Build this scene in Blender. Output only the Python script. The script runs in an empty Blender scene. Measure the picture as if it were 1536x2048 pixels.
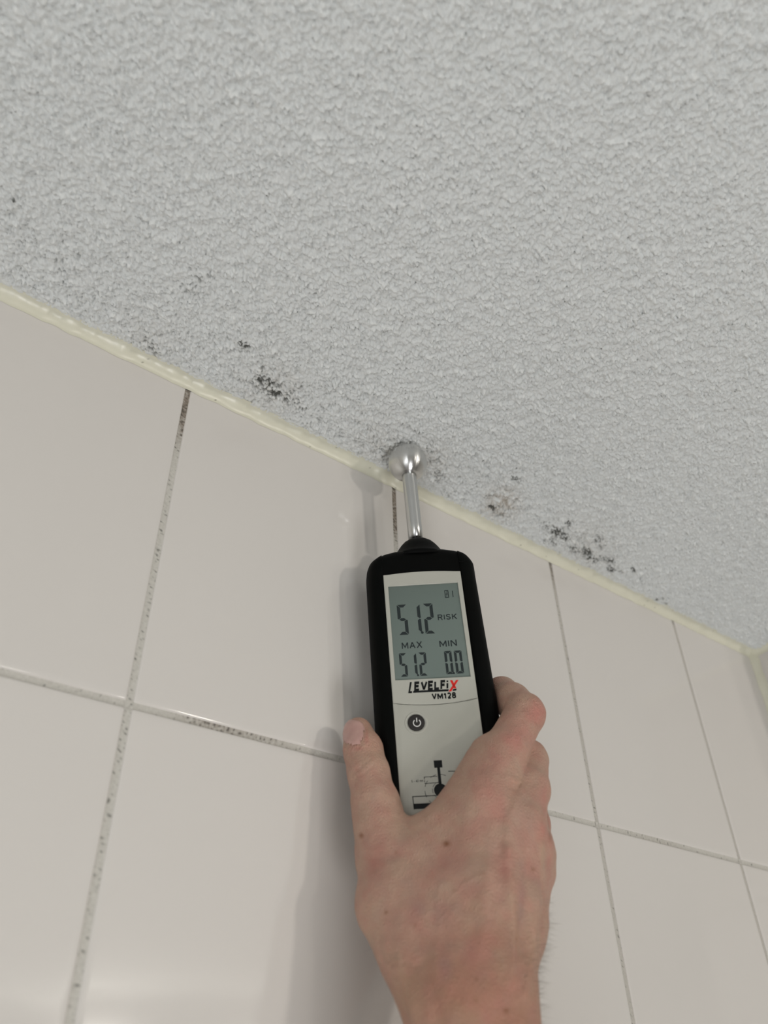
import bpy, bmesh, math, random
import numpy as np
from mathutils import Matrix, Vector

# ------------------------------------------------------------------ camera
FPX = 1600.6
CAM = np.array([-0.10940335, -0.31688642, -0.34202537])      # metres; z = 0 is the underside of the sealant line
M = np.array([[0.7951, -0.6061, -0.0214], [0.3613, 0.5016, -0.7860], [0.4872, 0.6172, 0.6178]])
u_, s_, v_ = np.linalg.svd(M); M = u_ @ v_                    # rows: camera right, down, forward
sc = bpy.context.scene
cam_d = bpy.data.cameras.new('camera'); cam = bpy.data.objects.new('camera', cam_d)
sc.collection.objects.link(cam); sc.camera = cam
cam_d.sensor_fit = 'HORIZONTAL'; cam_d.sensor_width = 36; cam_d.lens = FPX / 1536 * 36
cam_d.clip_start = 0.01
cam.matrix_world = Matrix([[M[0][i], -M[1][i], -M[2][i], CAM[i]] for i in range(3)] + [[0, 0, 0, 1]])
cam_d.dof.use_dof = True; cam_d.dof.focus_distance = 0.445; cam_d.dof.aperture_fstop = 10.5

# ------------------------------------------------------------------ light
vs = sc.view_settings
vs.view_transform = 'Standard'; vs.look = 'None'; vs.gamma = 1; vs.use_curve_mapping = False; vs.exposure = 0.07
world = bpy.data.worlds.new('world'); sc.world = world; world.use_nodes = True
world.node_tree.nodes['Background'].inputs[0].default_value = (0.9, 0.95, 1, 1)
world.node_tree.nodes['Background'].inputs[1].default_value = 0.3
def area(name, loc, target, size, power, col, sy=None):
    d = bpy.data.lights.new(name, 'AREA'); d.size = size; d.energy = power; d.color = col
    if sy: d.shape = 'RECTANGLE'; d.size_y = sy
    o = bpy.data.objects.new(name, d); sc.collection.objects.link(o)
    o.location = loc
    o.rotation_euler = (Vector(target) - Vector(loc)).to_track_quat('-Z', 'Y').to_euler()
    return o
WARM = (1.0, 0.94, 0.86)
area('window_light', (-1.5, -1.2, -1.05), (0.3, -0.2, 0.0), 1.1, 10.5, (0.95, 0.975, 1.0), 1.3)
area('uplight', (0.0, -0.92, -1.6), (-0.22, -0.38, 0.0), 0.4, 8.4, (1.0, 1.0, 1.0), 0.4)  # added fill from below, stands in for light bounced around the room
area('ceiling_spot', (0.40, -2.75, -0.27), (0.12, 0, -0.22), 0.16, 2.5, WARM)
area('ceiling_spot', (0.90, -2.40, -0.20), (0.12, 0, -0.22), 0.14, 7.5, WARM)
area('ceiling_spot', (1.30, -2.15, -0.20), (0.12, 0, -0.22), 0.16, 1.8, WARM)

# ------------------------------------------------------------------ helpers
rng = np.random.default_rng(7)
def proj(X):
    v = (np.asarray(X) - CAM) @ M.T
    return 768 + FPX * v[..., 0] / v[..., 2], 1024 + FPX * v[..., 1] / v[..., 2]
def ray(u, v): return M.T @ np.array([(u - 768) / FPX, (v - 1024) / FPX, 1.0])
def link(o, parent=None):
    sc.collection.objects.link(o)
    if parent: o.parent = parent
    return o
def mesh_np(name, V, F, mats, parent=None, smooth=True, midx=None):
    me = bpy.data.meshes.new(name)
    V = np.asarray(V, dtype=np.float32)
    if isinstance(F, np.ndarray):
        n, k = F.shape
        me.vertices.add(len(V)); me.vertices.foreach_set('co', V.ravel())
        me.loops.add(n * k); me.loops.foreach_set('vertex_index', F.astype(np.int32).ravel())
        me.polygons.add(n)
        me.polygons.foreach_set('loop_start', np.arange(0, n * k, k, dtype=np.int32))
        me.update(calc_edges=True); me.validate()
    else:
        me.from_pydata([tuple(map(float, v)) for v in V], [], F); me.update()
    for m in (mats if isinstance(mats, list) else [mats]): me.materials.append(m)
    if midx is not None: me.polygons.foreach_set('material_index', np.asarray(midx, dtype=np.int32))
    if smooth: me.polygons.foreach_set('use_smooth', np.ones(len(me.polygons), dtype=bool))
    me.update()
    return link(bpy.data.objects.new(name, me), parent)
def attr(o, name, vals):
    a = o.data.attributes.new(name, 'FLOAT', 'POINT'); a.data.foreach_set('value', np.asarray(vals, dtype=np.float32))
def mat(name, col, rough=0.5, metal=0.0, spec=0.5, **k):
    m = bpy.data.materials.new(name); m.use_nodes = True
    b = m.node_tree.nodes['Principled BSDF']
    b.inputs['Base Color'].default_value = (*col, 1); b.inputs['Roughness'].default_value = rough
    b.inputs['Metallic'].default_value = metal; b.inputs['Specular IOR Level'].default_value = spec
    for kk, v in k.items(): b.inputs[kk.replace('_', ' ')].default_value = v
    return m, m.node_tree, b
def node(nt, t, **k):
    n = nt.nodes.new(t)
    for kk, v in k.items():
        if kk in ('inp',):
            for a, c in v.items(): n.inputs[a].default_value = c
        else: setattr(n, kk, v)
    return n
def noise_node(nt, scale, detail=3, rough=0.5, coord='Object'):
    t = node(nt, 'ShaderNodeTexCoord'); n = node(nt, 'ShaderNodeTexNoise')
    n.inputs['Scale'].default_value = scale; n.inputs['Detail'].default_value = detail; n.inputs['Roughness'].default_value = rough
    nt.links.new(t.outputs[coord], n.inputs['Vector']); return n
def bump(nt, b, hsock, dist, strength=1.0):
    n = node(nt, 'ShaderNodeBump'); n.inputs['Distance'].default_value = dist; n.inputs['Strength'].default_value = strength
    nt.links.new(hsock, n.inputs['Height']); nt.links.new(n.outputs[0], b.inputs['Normal']); return n
def ramp(nt, sock, p0, c0, p1, c1):
    r = node(nt, 'ShaderNodeValToRGB'); e = r.color_ramp.elements
    e[0].position = p0; e[0].color = (*c0, 1); e[1].position = p1; e[1].color = (*c1, 1)
    nt.links.new(sock, r.inputs[0]); return r
def mixc(nt, fac, a, b):
    m = node(nt, 'ShaderNodeMix', data_type='RGBA')
    for s, v in ((m.inputs[0], fac), (m.inputs[6], a), (m.inputs[7], b)):
        if hasattr(v, 'links'): nt.links.new(v, s)
        elif isinstance(v, (int, float)): s.default_value = v
        else: s.default_value = (*v, 1)
    return m.outputs[2]
def attr_node(nt, name):
    n = node(nt, 'ShaderNodeAttribute', attribute_name=name); return n.outputs['Fac']
def structure(o): o['kind'] = 'structure'; return o
def band_noise(ny, nx, dx, wl, bw=0.45, seed=0):
    """isotropic band-passed gaussian noise, wavelength wl (same unit as dx), unit variance"""
    r = np.random.default_rng(seed).standard_normal((ny, nx))
    fy = np.fft.fftfreq(ny, dx)[:, None]; fx = np.fft.rfftfreq(nx, dx)[None, :]
    k = np.sqrt(fx * fx + fy * fy) * wl + 1e-9
    h = np.fft.irfft2(np.fft.rfft2(r) * np.exp(-(np.log(k) / bw) ** 2 / 2), s=(ny, nx))
    return h / h.std()
def sstep(x, a, b):
    t = np.clip((x - a) / (b - a), 0, 1); return t * t * (3 - 2 * t)

# ------------------------------------------------------------------ materials of the room
m_tile, nt, b = mat('glazed_tile', (0.72, 0.665, 0.60), 0.08, 0, 0.5)
nz = noise_node(nt, 9, 2); bump(nt, b, nz.outputs[0], 0.0010, 0.25)
nt.links.new(mixc(nt, nz.outputs[0], (0.735, 0.705, 0.67), (0.715, 0.685, 0.65)), b.inputs['Base Color'])
m_grout, nt, b = mat('grout', (0.5, 0.48, 0.42), 0.75)
g1 = noise_node(nt, 900, 3)
c = mixc(nt, g1.outputs[0], (0.52, 0.505, 0.46), (0.72, 0.70, 0.65))
c = mixc(nt, attr_node(nt, 'stain'), c, (0.20, 0.155, 0.115))
c = mixc(nt, attr_node(nt, 'mould'), c, (0.035, 0.032, 0.028))
nt.links.new(c, b.inputs['Base Color']); bump(nt, b, g1.outputs[0], 0.0005, 0.6)
m_ceil, nt, b = mat('spray_plaster', (0.7, 0.71, 0.69), 0.85, 0, 0.25)
g1 = noise_node(nt, 1100, 2)
c = mixc(nt, attr_node(nt, 'stain'), (0.78, 0.80, 0.79), (0.50, 0.42, 0.33))
c = mixc(nt, attr_node(nt, 'mould'), c, (0.07, 0.07, 0.06))
nt.links.new(c, b.inputs['Base Color']); bump(nt, b, g1.outputs[0], 0.0004, 0.5)
m_seal, nt, b = mat('sealant', (0.74, 0.72, 0.55), 0.32, 0, 0.5)
g1 = noise_node(nt, 60, 3); bump(nt, b, g1.outputs[0], 0.0012, 0.5)
c = mixc(nt, g1.outputs[0], (0.70, 0.685, 0.56), (0.78, 0.765, 0.64))
c = mixc(nt, attr_node(nt, 'mould'), c, (0.10, 0.09, 0.06)); nt.links.new(c, b.inputs['Base Color'])
m_paint, nt, b = mat('painted_wall', (0.72, 0.70, 0.66), 0.8)
m_floor, nt, b = mat('floor_tile', (0.30, 0.28, 0.26), 0.5)

# ------------------------------------------------------------------ ceiling
ZC = 0.006
XR = 0.5665                                     # corner with the wall on the right
dx = 0.0007
gx = np.arange(-0.34, XR + 0.0001, dx); gy = np.arange(-0.44, 0.0001, dx)
X, Y = np.meshgrid(gx, gy)
ny, nx = X.shape
n1 = band_noise(ny, nx, dx * 1e3, 7.0, 0.42, 1) + 0.25 * band_noise(ny, nx, dx * 1e3, 3.0, 0.3, 12)
n2_ = band_noise(ny, nx, dx * 1e3, 4.2, 0.42, 2)
h = 1.15 * np.minimum(np.abs(n1), 1.6) ** .8 + 0.55 * np.abs(n2_) + 0.40 * band_noise(ny, nx, dx * 1e3, 2.4, 0.35, 3) + 0.30 * band_noise(ny, nx, dx * 1e3, 11, 0.4, 9)
h = (h - h.min() * 0 - 0.35) / 1.25              # rounded blobs with narrow creases between them
lo = 0.5 * band_noise(ny, nx, dx * 1e3, 30, 0.5, 4)
amp = 0.0013 * (1 - 0.15 * lo)
Z = ZC - amp * (h - 0.25)
edge = np.minimum(1, np.minimum(np.maximum((-Y - 0.0045) / 0.006, 0.06), np.minimum((X - gx[0]) / 0.01, (Y - gy[0]) / 0.01)))
Z = ZC + (Z - ZC) * np.clip(edge, 0, 1)
PU, PV = proj(np.stack([X, Y, np.full_like(X, ZC)], -1))
spots = [(45, 478, 10, .6), (125, 480, 12, .3), (402, 552, 22, .42), (382, 576, 20, .42), (262, 690, 22, .36), (300, 690, 30, .48), (290, 672, 30, .34),
    (487, 688, 11, .85), (482, 700, 16, .4), (522, 745, 16, .62), (530, 768, 20, .92), (548, 782, 18, .84), (575, 790, 22, .66), (598, 772, 10, .55),
    (600, 808, 22, .5), (506, 775, 45, .36), (560, 760, 45, .30), (640, 838, 45, .34), (700, 868, 45, .34), (760, 895, 40, .40), (812, 880, 30, .35),
    (856, 893, 20, .46), (868, 925, 18, .46), (880, 950, 25, .42), (836, 862, 7, .8), (905, 990, 30, .3), (1032, 957, 9, .75), (1020, 1000, 30, .35),
    (985, 1016, 11, .85), (1000, 1022, 20, .5), (1112, 1062, 14, .92), (1096, 1052, 18, .55), (1136, 1046, 10, .8), (1105, 1082, 14, .6), (1128, 1072, 12, .85),
    (1152, 1098, 11, .85), (1180, 1112, 14, .95), (1170, 1100, 12, .85), (1208, 1116, 9, .85), (1222, 1136, 9, .95), (1224, 1122, 7, .8), (1200, 1083, 14, .65), (1236, 1086, 8, .6),
    (1240, 1140, 8, .6), (1267, 1139, 6, .95), (1283, 1162, 6, .5), (1312, 1198, 5, .8), (1330, 1201, 9, .6), (1160, 1075, 50, .3), (950, 970, 50, .30), (1232, 1032, 4, .8), (28, 399, 3.4, 1.4)]
dens = np.zeros_like(X)
for (u, v, r, s) in spots:
    dens = np.maximum(dens, s * np.exp(-(((PU - u) * .9 + (PV - v) * .43) ** 2 / (1.5 * r) ** 2 + (-(PU - u) * .43 + (PV - v) * .9) ** 2 / (0.95 * r) ** 2)))
dist_wall = -Y
dens = np.maximum(dens, 0.20 * np.exp(-((dist_wall - 0.03) / 0.035) ** 2) * sstep(-X, -0.42, -0.05))
fine = 0.6 * band_noise(ny, nx, dx * 1e3, 2.2, 0.3, 5) + 0.7 * band_noise(ny, nx, dx * 1e3, 9, 0.5, 6)
crev = (0.62 - h) / 0.5                          # high in the hollows
vein = 1 - np.abs(band_noise(ny, nx, dx * 1e3, 6.0, 0.45, 8)) * 2.4
t = dens * 2.45 + 0.55 * crev + 0.20 * fine + 0.35 * np.clip(vein, -1, 1)
mould = sstep(t, 0.88, 1.9) * np.clip(0.30 + dens, 0, 0.94)
mould = np.maximum(mould, sstep(0.5 * crev + 0.30 * fine, 0.75, 1.1) * 0.16 * sstep(dist_wall, 0.30, 0.02))
for (u, v, r) in ((28, 399, 3.2), (1267, 1139, 3)):
    mould = np.maximum(mould, 0.9 * np.exp(-(((PU - u) / r) ** 2 + ((PV - v) / r) ** 2) ** 2))
stain = np.zeros_like(X)
for (u, v, r, s) in ((1005, 1005, 30, .75), (985, 1015, 22, .5), (545, 775, 60, .22), (1175, 1100, 60, .20), (860, 920, 45, .30), (760, 890, 60, .22), (290, 685, 60, .15)):
    stain = np.maximum(stain, s * np.exp(-((PU - u) ** 2 + (PV - v) ** 2) / r ** 2))
stain *= np.clip(0.6 + 0.4 * fine, 0, 1)
# one grid: coarse outside, fine inside
ex = np.array([-1.6, -1.2, -0.8, -0.5]); ex2 = np.array([0.8, 1.2, 1.6, 2.4]); ey = np.array([-3.6, -2.6, -1.8, -1.2, -0.8, -0.55])
ax = np.concatenate([ex, gx, ex2]); ay = np.concatenate([ey, gy])
NX, NY = len(ax), len(ay)
AX, AY = np.meshgrid(ax, ay); AZ = np.full_like(AX, ZC); A1 = np.zeros_like(AX); A2 = np.zeros_like(AX)
sl = (slice(len(ey), None), slice(len(ex), len(ex) + nx))
AZ[sl] = Z; A1[sl] = mould; A2[sl] = stain
idx = np.arange(NX * NY).reshape(NY, NX)
F = np.stack([idx[:-1, :-1], idx[1:, :-1], idx[1:, 1:], idx[:-1, 1:]], -1).reshape(-1, 4)
ceiling = structure(mesh_np('ceiling', np.stack([AX, AY, AZ], -1).reshape(-1, 3), F, m_ceil))
attr(ceiling, 'mould', A1.ravel()); attr(ceiling, 'stain', A2.ravel())
ceiling['label'] = 'white spray-plastered ceiling with black mould specks along the tiled wall'

# ------------------------------------------------------------------ tiled walls
G = 0.0030                                       # joint width
def tile_mesh(cols, rows, depth=0.0009):
    """tiles in the (s, z) plane, surface at 0, edges rounded back to -depth; returns V (s, out, z), F"""
    V, F = [], []
    prof = [(0.0, -depth - 0.0006), (0.0, -0.00075), (0.00018, -0.00038), (0.0005, -0.00014), (0.0011, -0.00003), (0.003, 0.0)]
    for (s0, s1) in cols:
        for (z0, z1) in rows:
            a0, a1, b0, b1 = s0 + G / 2, s1 - G / 2, z0 + G / 2, z1 - G / 2
            base = len(V)
            for (ins, out) in prof:
                r = 0.0009 if ins < 0.003 else 0.0002
                q = []
                for (cx, cz, a) in ((a1 - ins - r, b1 - ins - r, 0), (a0 + ins + r, b1 - ins - r, 90), (a0 + ins + r, b0 + ins + r, 180), (a1 - ins - r, b0 + ins + r, 270)):
                    for k in (0, 30, 60, 90):
                        t = math.radians(a + k); q.append((cx + r * math.cos(t), out, cz + r * math.sin(t)))
                V += q
            n = 16
            for l in range(len(prof) - 1):
                for k in range(n):
                    F.append((base + l * n + k, base + l * n + (k + 1) % n, base + (l + 1) * n + (k + 1) % n, base + (l + 1) * n + k))
            F.append(tuple(base + (len(prof) - 1) * n + k for k in range(n)))
    return V, F
H1 = 0.1936
rows = [(-H1, ZC + 0.004)] + [(-H1 - 0.2 * (k + 1), -H1 - 0.2 * k) for k in range(11)] + [(-2.42, -H1 - 2.2)]
cols = [(0.15 * k, 0.15 * (k + 1)) for k in range(-11, 3)] + [(0.45, XR + G / 2)]
V, F = tile_mesh(cols, rows)
V = [(s, -o, z) for s, o, z in V]
nt_ = len(F); mi = [0] * nt_; st = [0.0] * len(V); mo = [0.0] * len(V)
# grout: thin strips along the joints, fine enough to carry their stains
GD = 0.0006
r2 = np.random.default_rng(3)
def strip(p0, p1, across, L0, L1, n_across=5, stainf=None):
    global V, F, mi, st, mo
    p0, p1, across = map(np.array, (p0, p1, across)); L = np.linalg.norm(p1 - p0); n = max(1, int(L / 0.0007))
    base = len(V)
    N = band_noise(max(n + 1, 8), 16, 1, 4, 0.5, int(abs(p0).sum() * 1e5) % 9999)[:n + 1, :n_across]
    for i in range(n + 1):
        for j in range(n_across):
            p = p0 + (p1 - p0) * i / n + across * (j / (n_across - 1) - 0.5) * (G + 0.0006)
            V.append(tuple(p + np.array([0, 0.00025 * (1 - (2 * j / (n_across - 1) - 1) ** 2), 0])))
            a, c_ = stainf(p, N[i, j]) if stainf else (0, 0)
            mo.append(a); st.append(c_)
    for i in range(n):
        for j in range(n_across - 1):
            q = base + i * n_across + j; F.append((q, q + 1, q + n_across + 1, q + n_across)); mi.append(1)
def g(x, c, w): return math.exp(-((x - c) / w) ** 2)
def sv1(p, n):
    z = p[2]; s = 0.75 * g(z, -0.014, 0.010) + 0.45 * g(z, -0.028, 0.016) + 0.55 * g(z, 0.0, 0.010) + 0.07
    return (max(0, min(0.75, (n - 1.3 + 1.3 * g(z, -0.018, 0.012) + 0.3 * g(z, -0.12, 0.03)) * 0.8)), min(0.85, max(0, s * (1 + 0.35 * n))))
def sv2(p, n):
    z = p[2]; s = 0.85 * g(z, -0.008, 0.016) + 0.7 * g(z, -0.03, 0.012)
    return (max(0, min(0.75, (n - 0.9 + 0.8 * g(z, -0.028, 0.012)) * 0.7)) if z > -0.06 else 0, min(0.9, max(0, s * (1 + 0.3 * n))))
def sv3(p, n):
    z = p[2]; return (max(0, min(0.7, (n - 1.5 + 1.7 * g(z, -0.004, 0.010) + 0.5 * g(z, -0.075, 0.02)) * 0.7)), min(0.7, 0.22 + 0.4 * g(z, 0, 0.02)))
def sv4(p, n):
    z = p[2]; return (max(0, min(0.6, (n - 2.0 + 1.6 * g(z, 0.0, 0.004)) * 0.7)), 0.25)
def sh(p, n):
    x = p[0]; d = 0.9 * g(x, 0.040, 0.016) + 0.45 * g(x, 0.07, 0.02) + 0.5 * g(x, 0.252, 0.004) + 0.3 * g(x, 0.36, 0.03)
    return (max(0, min(0.8, (n - 1.75 + 1.35 * d) * 0.9)), min(0.6, max(0, 0.10 + 0.42 * d * (1 + 0.5 * n))))
def shift(v): return (v[0], GD, v[2])
for k in range(-10, 4):
    x = 0.15 * k; fn = {0: sv1, 1: sv2, 2: sv3, 3: sv4}.get(k)
    if fn:
        strip((x, GD, ZC), (x, GD, -0.42), (1, 0, 0), 0, 0, 5, fn)
        strip((x, GD, -0.42), (x, GD, -0.43), (1, 0, 0), 0, 0, 5)
    z0 = -0.43 if fn else ZC
    base = len(V); V += [(x - G / 2, GD, z0), (x + G / 2, GD, z0), (x + G / 2, GD, -2.4), (x - G / 2, GD, -2.4)]; st += [.05] * 4; mo += [0] * 4
    F.append((base, base + 1, base + 2, base + 3)); mi.append(1)
strip((-0.25, GD, -H1), (XR, GD, -H1), (0, 0, 1), 0, 0, 5, sh)
for k in range(0, 12):
    z = -H1 - 0.2 * k; x1 = -0.25 if k == 0 else XR
    base = len(V); V += [(-1.6, GD, z + G / 2), (x1, GD, z + G / 2), (x1, GD, z - G / 2), (-1.6, GD, z - G / 2)]; st += [.05] * 4; mo += [0] * 4
    F.append((base, base + 3, base + 2, base + 1)); mi.append(1)
base = len(V); V += [(-1.6, .0018, .02), (XR, .0018, .02), (XR, .0018, -2.4), (-1.6, .0018, -2.4)]; st += [.3] * 4; mo += [0] * 4
F.append((base, base + 3, base + 2, base + 1)); mi.append(1)
wall_back = structure(mesh_np('wall_back', V, F, [m_tile, m_grout], midx=mi, smooth=True))
attr(wall_back, 'stain', st); attr(wall_back, 'mould', mo)
wall_back['label'] = 'wall of glossy off-white tiles with stained grout joints'
# wall on the right: unseen depth made shallow so the spot light passes
V, F = tile_mesh([(0.0, 0.12)], rows)
V = [(XR - o, -s, z) for s, o, z in V]
F = [tuple(reversed(f)) for f in F]; n1 = len(F); base = len(V)
V += [(XR + .0012, 0, .02), (XR + .0012, -.12, .02), (XR + .0012, -.12, -2.4), (XR + .0012, 0, -2.4),
      (XR, -.12, .02), (2.4, -.12, .02), (2.4, -.12, -2.4), (XR, -.12, -2.4)]
F += [(base, base + 1, base + 2, base + 3), (base + 4, base + 5, base + 6, base + 7)]
wall_right = structure(mesh_np('wall_right', V, F, [m_tile, m_grout], midx=[0] * n1 + [1, 0]))
attr(wall_right, 'stain', [0.1] * len(V)); attr(wall_right, 'mould', [0.0] * len(V))
wall_right['label'] = 'off-white tiled return wall at the right edge'
def quad(name, vs_, m): return structure(mesh_np(name, vs_, [(0, 1, 2, 3)], m, smooth=False))
quad('floor', [(-1.6, 0, -2.4), (2.4, 0, -2.4), (2.4, -3.6, -2.4), (-1.6, -3.6, -2.4)], m_floor)
quad('wall_left', [(-1.6, 0, .006), (-1.6, 0, -2.4), (-1.6, -3.6, -2.4), (-1.6, -3.6, .006)], m_paint)
quad('wall_front', [(-1.6, -3.6, .006), (-1.6, -3.6, -2.4), (2.4, -3.6, -2.4), (2.4, -3.6, .006)], m_paint)
quad('wall_far_right', [(2.4, -.12, .006), (2.4, -3.6, .006), (2.4, -3.6, -2.4), (2.4, -.12, -2.4)], m_paint)

# ------------------------------------------------------------------ sealant in the corners
def sealant(name, L, step, fn, seed, w1=0.0066, w2=0.0068):
    n = int(L / step); k = 12
    wob = band_noise(8, n + 1 + (n + 1) % 2, step * 1e3, 28, 0.6, seed)[:, :n + 1]
    sm = band_noise(8, n + 1 + (n + 1) % 2, step * 1e3, 9, 0.5, seed + 1)[:, :n + 1]
    V, md = [], []
    for i in range(n + 1):
        a = w1 * (1 + 0.035 * wob[0, i] + 0.015 * sm[0, i]); c_ = w2 * (1 + 0.06 * wob[3, i] + 0.04 * sm[4, i])
        for j in range(k + 1):
            t = j / k * math.pi / 2
            # from the wall (distance a from the corner) to the ceiling (distance c_), slightly hollow with a smeared lip
            p = (1 - math.sin(t)) * 0.92 * a + 0.08 * a * (j == 0); q = (1 - math.cos(t)) * 0.92 * c_ + 0.08 * c_ * (j == k)
            ex_ = 0.00045 * (0.6 + 0.25 * wob[5, i]) * math.sin(2 * t)
            V.append(fn(i * step, p + ex_ + (0.00012 if j == k else 0), q + ex_ + (0.00012 if j == 0 else 0)))
            md.append(0.0)
    F = [(i * (k + 1) + j, i * (k + 1) + j + 1, (i + 1) * (k + 1) + j + 1, (i + 1) * (k + 1) + j) for i in range(n) for j in range(k)]
    o = structure(mesh_np(name, V, F, m_seal)); 
    r = np.random.default_rng(seed); md = np.array(md)
    for _ in range(int(L * 25)):
        i = r.integers(0, n); j = r.integers(1, k); md[i * (k + 1) + j] = r.uniform(.4, 1)
    attr(o, 'mould', md); return o
t1 = sealant('trim_1', XR + 0.5, 0.001, lambda s, p, q: (-0.5 + s, -q, ZC - p), 11)
t1['label'] = 'cream sealant bead between ceiling and tiled wall'
t2 = sealant('trim_2', 0.6, 0.001, lambda s, p, q: (XR - q, -p, ZC - s), 21, 0.0065, 0.0045)
t2['label'] = 'cream sealant bead down the right-hand tile corner'
t3 = sealant('trim_3', 0.12, 0.001, lambda s, p, q: (XR - q, -s, ZC - p), 31, 0.0066, 0.0060)
t3['label'] = 'cream sealant bead between ceiling and right-hand wall'

# ------------------------------------------------------------------ frame of the meter (mm along b = right, a = up, n = towards the viewer)
RB = 12.2
P = np.array([.1370, -.0302, ZC - RB * 1e-3 - 0.0003])
VPX, VPY = 594.0, -1160.0
a_ = M.T @ np.array([VPX - 768, VPY - 1024, FPX]); a_ /= np.linalg.norm(a_)
b_ = M.T @ np.array([1, -.052, .037]); b_ -= a_ * (a_ @ b_); b_ /= np.linalg.norm(b_); n_ = np.cross(b_, a_)
BASE = -228.0
def W3(x, y, z): return P + b_ * x * 1e-3 + a_ * y * 1e-3 + n_ * z * 1e-3
def S(u, v, n=0.0):
    """where the line of sight through a point of the photo meets the plane n of the meter"""
    d = ray(u, v); t = ((P + n_ * n * 1e-3 - CAM) @ n_) / (d @ n_); Q = CAM + t * d - P
    return np.array([Q @ b_, Q @ a_]) * 1e3
ROOTM = Matrix([[b_[i], a_[i], n_[i], W3(0, BASE, 0)[i]] for i in range(3)] + [[0, 0, 0, 1]])
meter = bpy.data.objects.new('moisture_meter', None); link(meter); meter.matrix_world = ROOTM; meter.empty_display_size = 0.02
meter['label'] = 'black handheld moisture meter with silver ball probe touching the ceiling'
meter['category'] = 'moisture meter'
def dev(name, V, F, m, parent=None, smooth=True, label=None):
    V = np.asarray(V, float).copy(); V[:, 1] -= BASE; V *= 1e-3
    o = mesh_np(name, V, F, m, parent or meter, smooth)
    if label: o['label'] = label
    return o

m_black, nt, b = mat('black_rubber', (0.0014, 0.0018, 0.0016), 0.6, 0, 0.07)
m_shell, nt, b = mat('black_plastic', (0.0012, 0.0014, 0.0013), 0.5, 0, 0.08)
m_plate, nt, b = mat('grey_plastic', (0.495, 0.495, 0.44), 0.42, 0, 0.4)
nz = noise_node(nt, 2500, 1); bump(nt, b, nz.outputs[0], 0.0001, 0.3)
m_lcd, nt, b = mat('lcd', (0.172, 0.215, 0.197), 0.3, 0, 0.2)
m_seg, nt, b = mat('lcd_segment', (0.028, 0.036, 0.038), 0.3, 0, 0.2)
m_ink, nt, b = mat('black_ink', (0.008, 0.009, 0.01), 0.5, 0, 0.2)
m_red, nt, b = mat('red_ink', (0.72, 0.03, 0.025), 0.5, 0, 0.2)
m_white, nt, b = mat('white_ink', (0.8, 0.8, 0.78), 0.5)
m_btn, nt, b = mat('button_rubber', (0.022, 0.019, 0.018), 0.5, 0, 0.4)
m_alu, nt, b = mat('turned_aluminium', (0.70, 0.70, 0.69), 0.27, 1.0, 0.5, Anisotropic=0.85, Anisotropic_Rotation=0.25)
tg = node(nt, 'ShaderNodeTangent', direction_type='RADIAL', axis='Y'); nt.links.new(tg.outputs[0], b.inputs['Tangent'])
m_alu2, nt, b = mat('drawn_aluminium', (0.66, 0.665, 0.66), 0.25, 1.0, 0.5, Anisotropic=0.93, Anisotropic_Rotation=0.25)
tg = node(nt, 'ShaderNodeTangent', direction_type='RADIAL', axis='Y'); nt.links.new(tg.outputs[0], b.inputs['Tangent'])

def lathe(prof, seg=64, zs=1.0, cx=0.0):
    V, F = [], []
    for (r, y) in prof:
        for k in range(seg):
            t = 2 * math.pi * k / seg; V.append((cx + r * math.cos(t), y, r * zs * math.sin(t)))
    for i in range(len(prof) - 1):
        for k in range(seg):
            F.append((i * seg + k, i * seg + (k + 1) % seg, (i + 1) * seg + (k + 1) % seg, (i + 1) * seg + k))
    F.append(tuple(range(seg))[::-1]); F.append(tuple((len(prof) - 1) * seg + k for k in range(seg)))
    return V, F
# probe: ball with a turned collar, and the round stem
rs = 4.35
prof = [(0.05, RB)] + [(RB * math.sin(t), RB * math.cos(t)) for t in np.linspace(0.06, math.pi - 0.50, 40)]
prof += [(5.2, -RB * 0.885), (5.0, -RB * 0.90), (rs + 0.05, -RB * 0.86)]
V, F = lathe(prof, 96)
shaft = dev('probe_shaft', *lathe([(rs - .2, -RB * .83), (rs, -RB * .845), (rs, -RB * .9)] + [(rs, y) for y in np.linspace(-14, -58, 6)], 48), m_alu2, label='round silver metal stem')
ball = dev('probe_ball', V, F, m_alu, label='polished silver metal ball')

# housing outline (seen edge taken on the middle plane)
LPT = [(734.5, 1163), (736, 1220), (740, 1286), (744.5, 1349.5), (750.4, 1431.5)]
RPT = [(949, 1160), (960, 1220), (969.5, 1291), (980, 1347), (992, 1408)]
Lc = np.array([S(u, v, 0) for u, v in LPT]); Rc = np.array([S(u, v, 0) for u, v in RPT])
lf = np.polyfit(Lc[:, 1], Lc[:, 0], 1); rf = np.polyfit(Rc[:, 1], Rc[:, 0], 1)
xl = lambda y: float(np.polyval(lf, y)) if y > -170 else float(np.polyval(lf, -170))
xr = lambda y: float(np.polyval(rf, y)) if y > -170 else float(np.polyval(rf, -170))
TOPL = [(788, 1115), (763, 1122), (744.5, 1134), (736, 1148)]
TOPR = [(947, 1147), (944, 1136), (932, 1122), (913, 1113.5), (883, 1109)]
def catmull(P_, n=6):
    P_ = [np.array(p, float) for p in P_]; P_ = [2 * P_[0] - P_[1]] + P_ + [2 * P_[-1] - P_[-2]]; out = []
    for i in range(1, len(P_) - 2):
        for k in range(n):
            t = k / n; p0, p1, p2, p3 = P_[i - 1:i + 3]
            out.append(0.5 * ((2 * p1) + (-p0 + p2) * t + (2 * p0 - 5 * p1 + 4 * p2 - p3) * t * t + (-p0 + 3 * p1 - 3 * p2 + p3) * t ** 3))
    out.append(P_[-2]); return out
tl = [S(u, v, 0) for u, v in TOPL]; tr = [S(u, v, 0) for u, v in TOPR]
ys = np.linspace(tl[-1][1] - 6, BASE + 14, 22)
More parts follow.
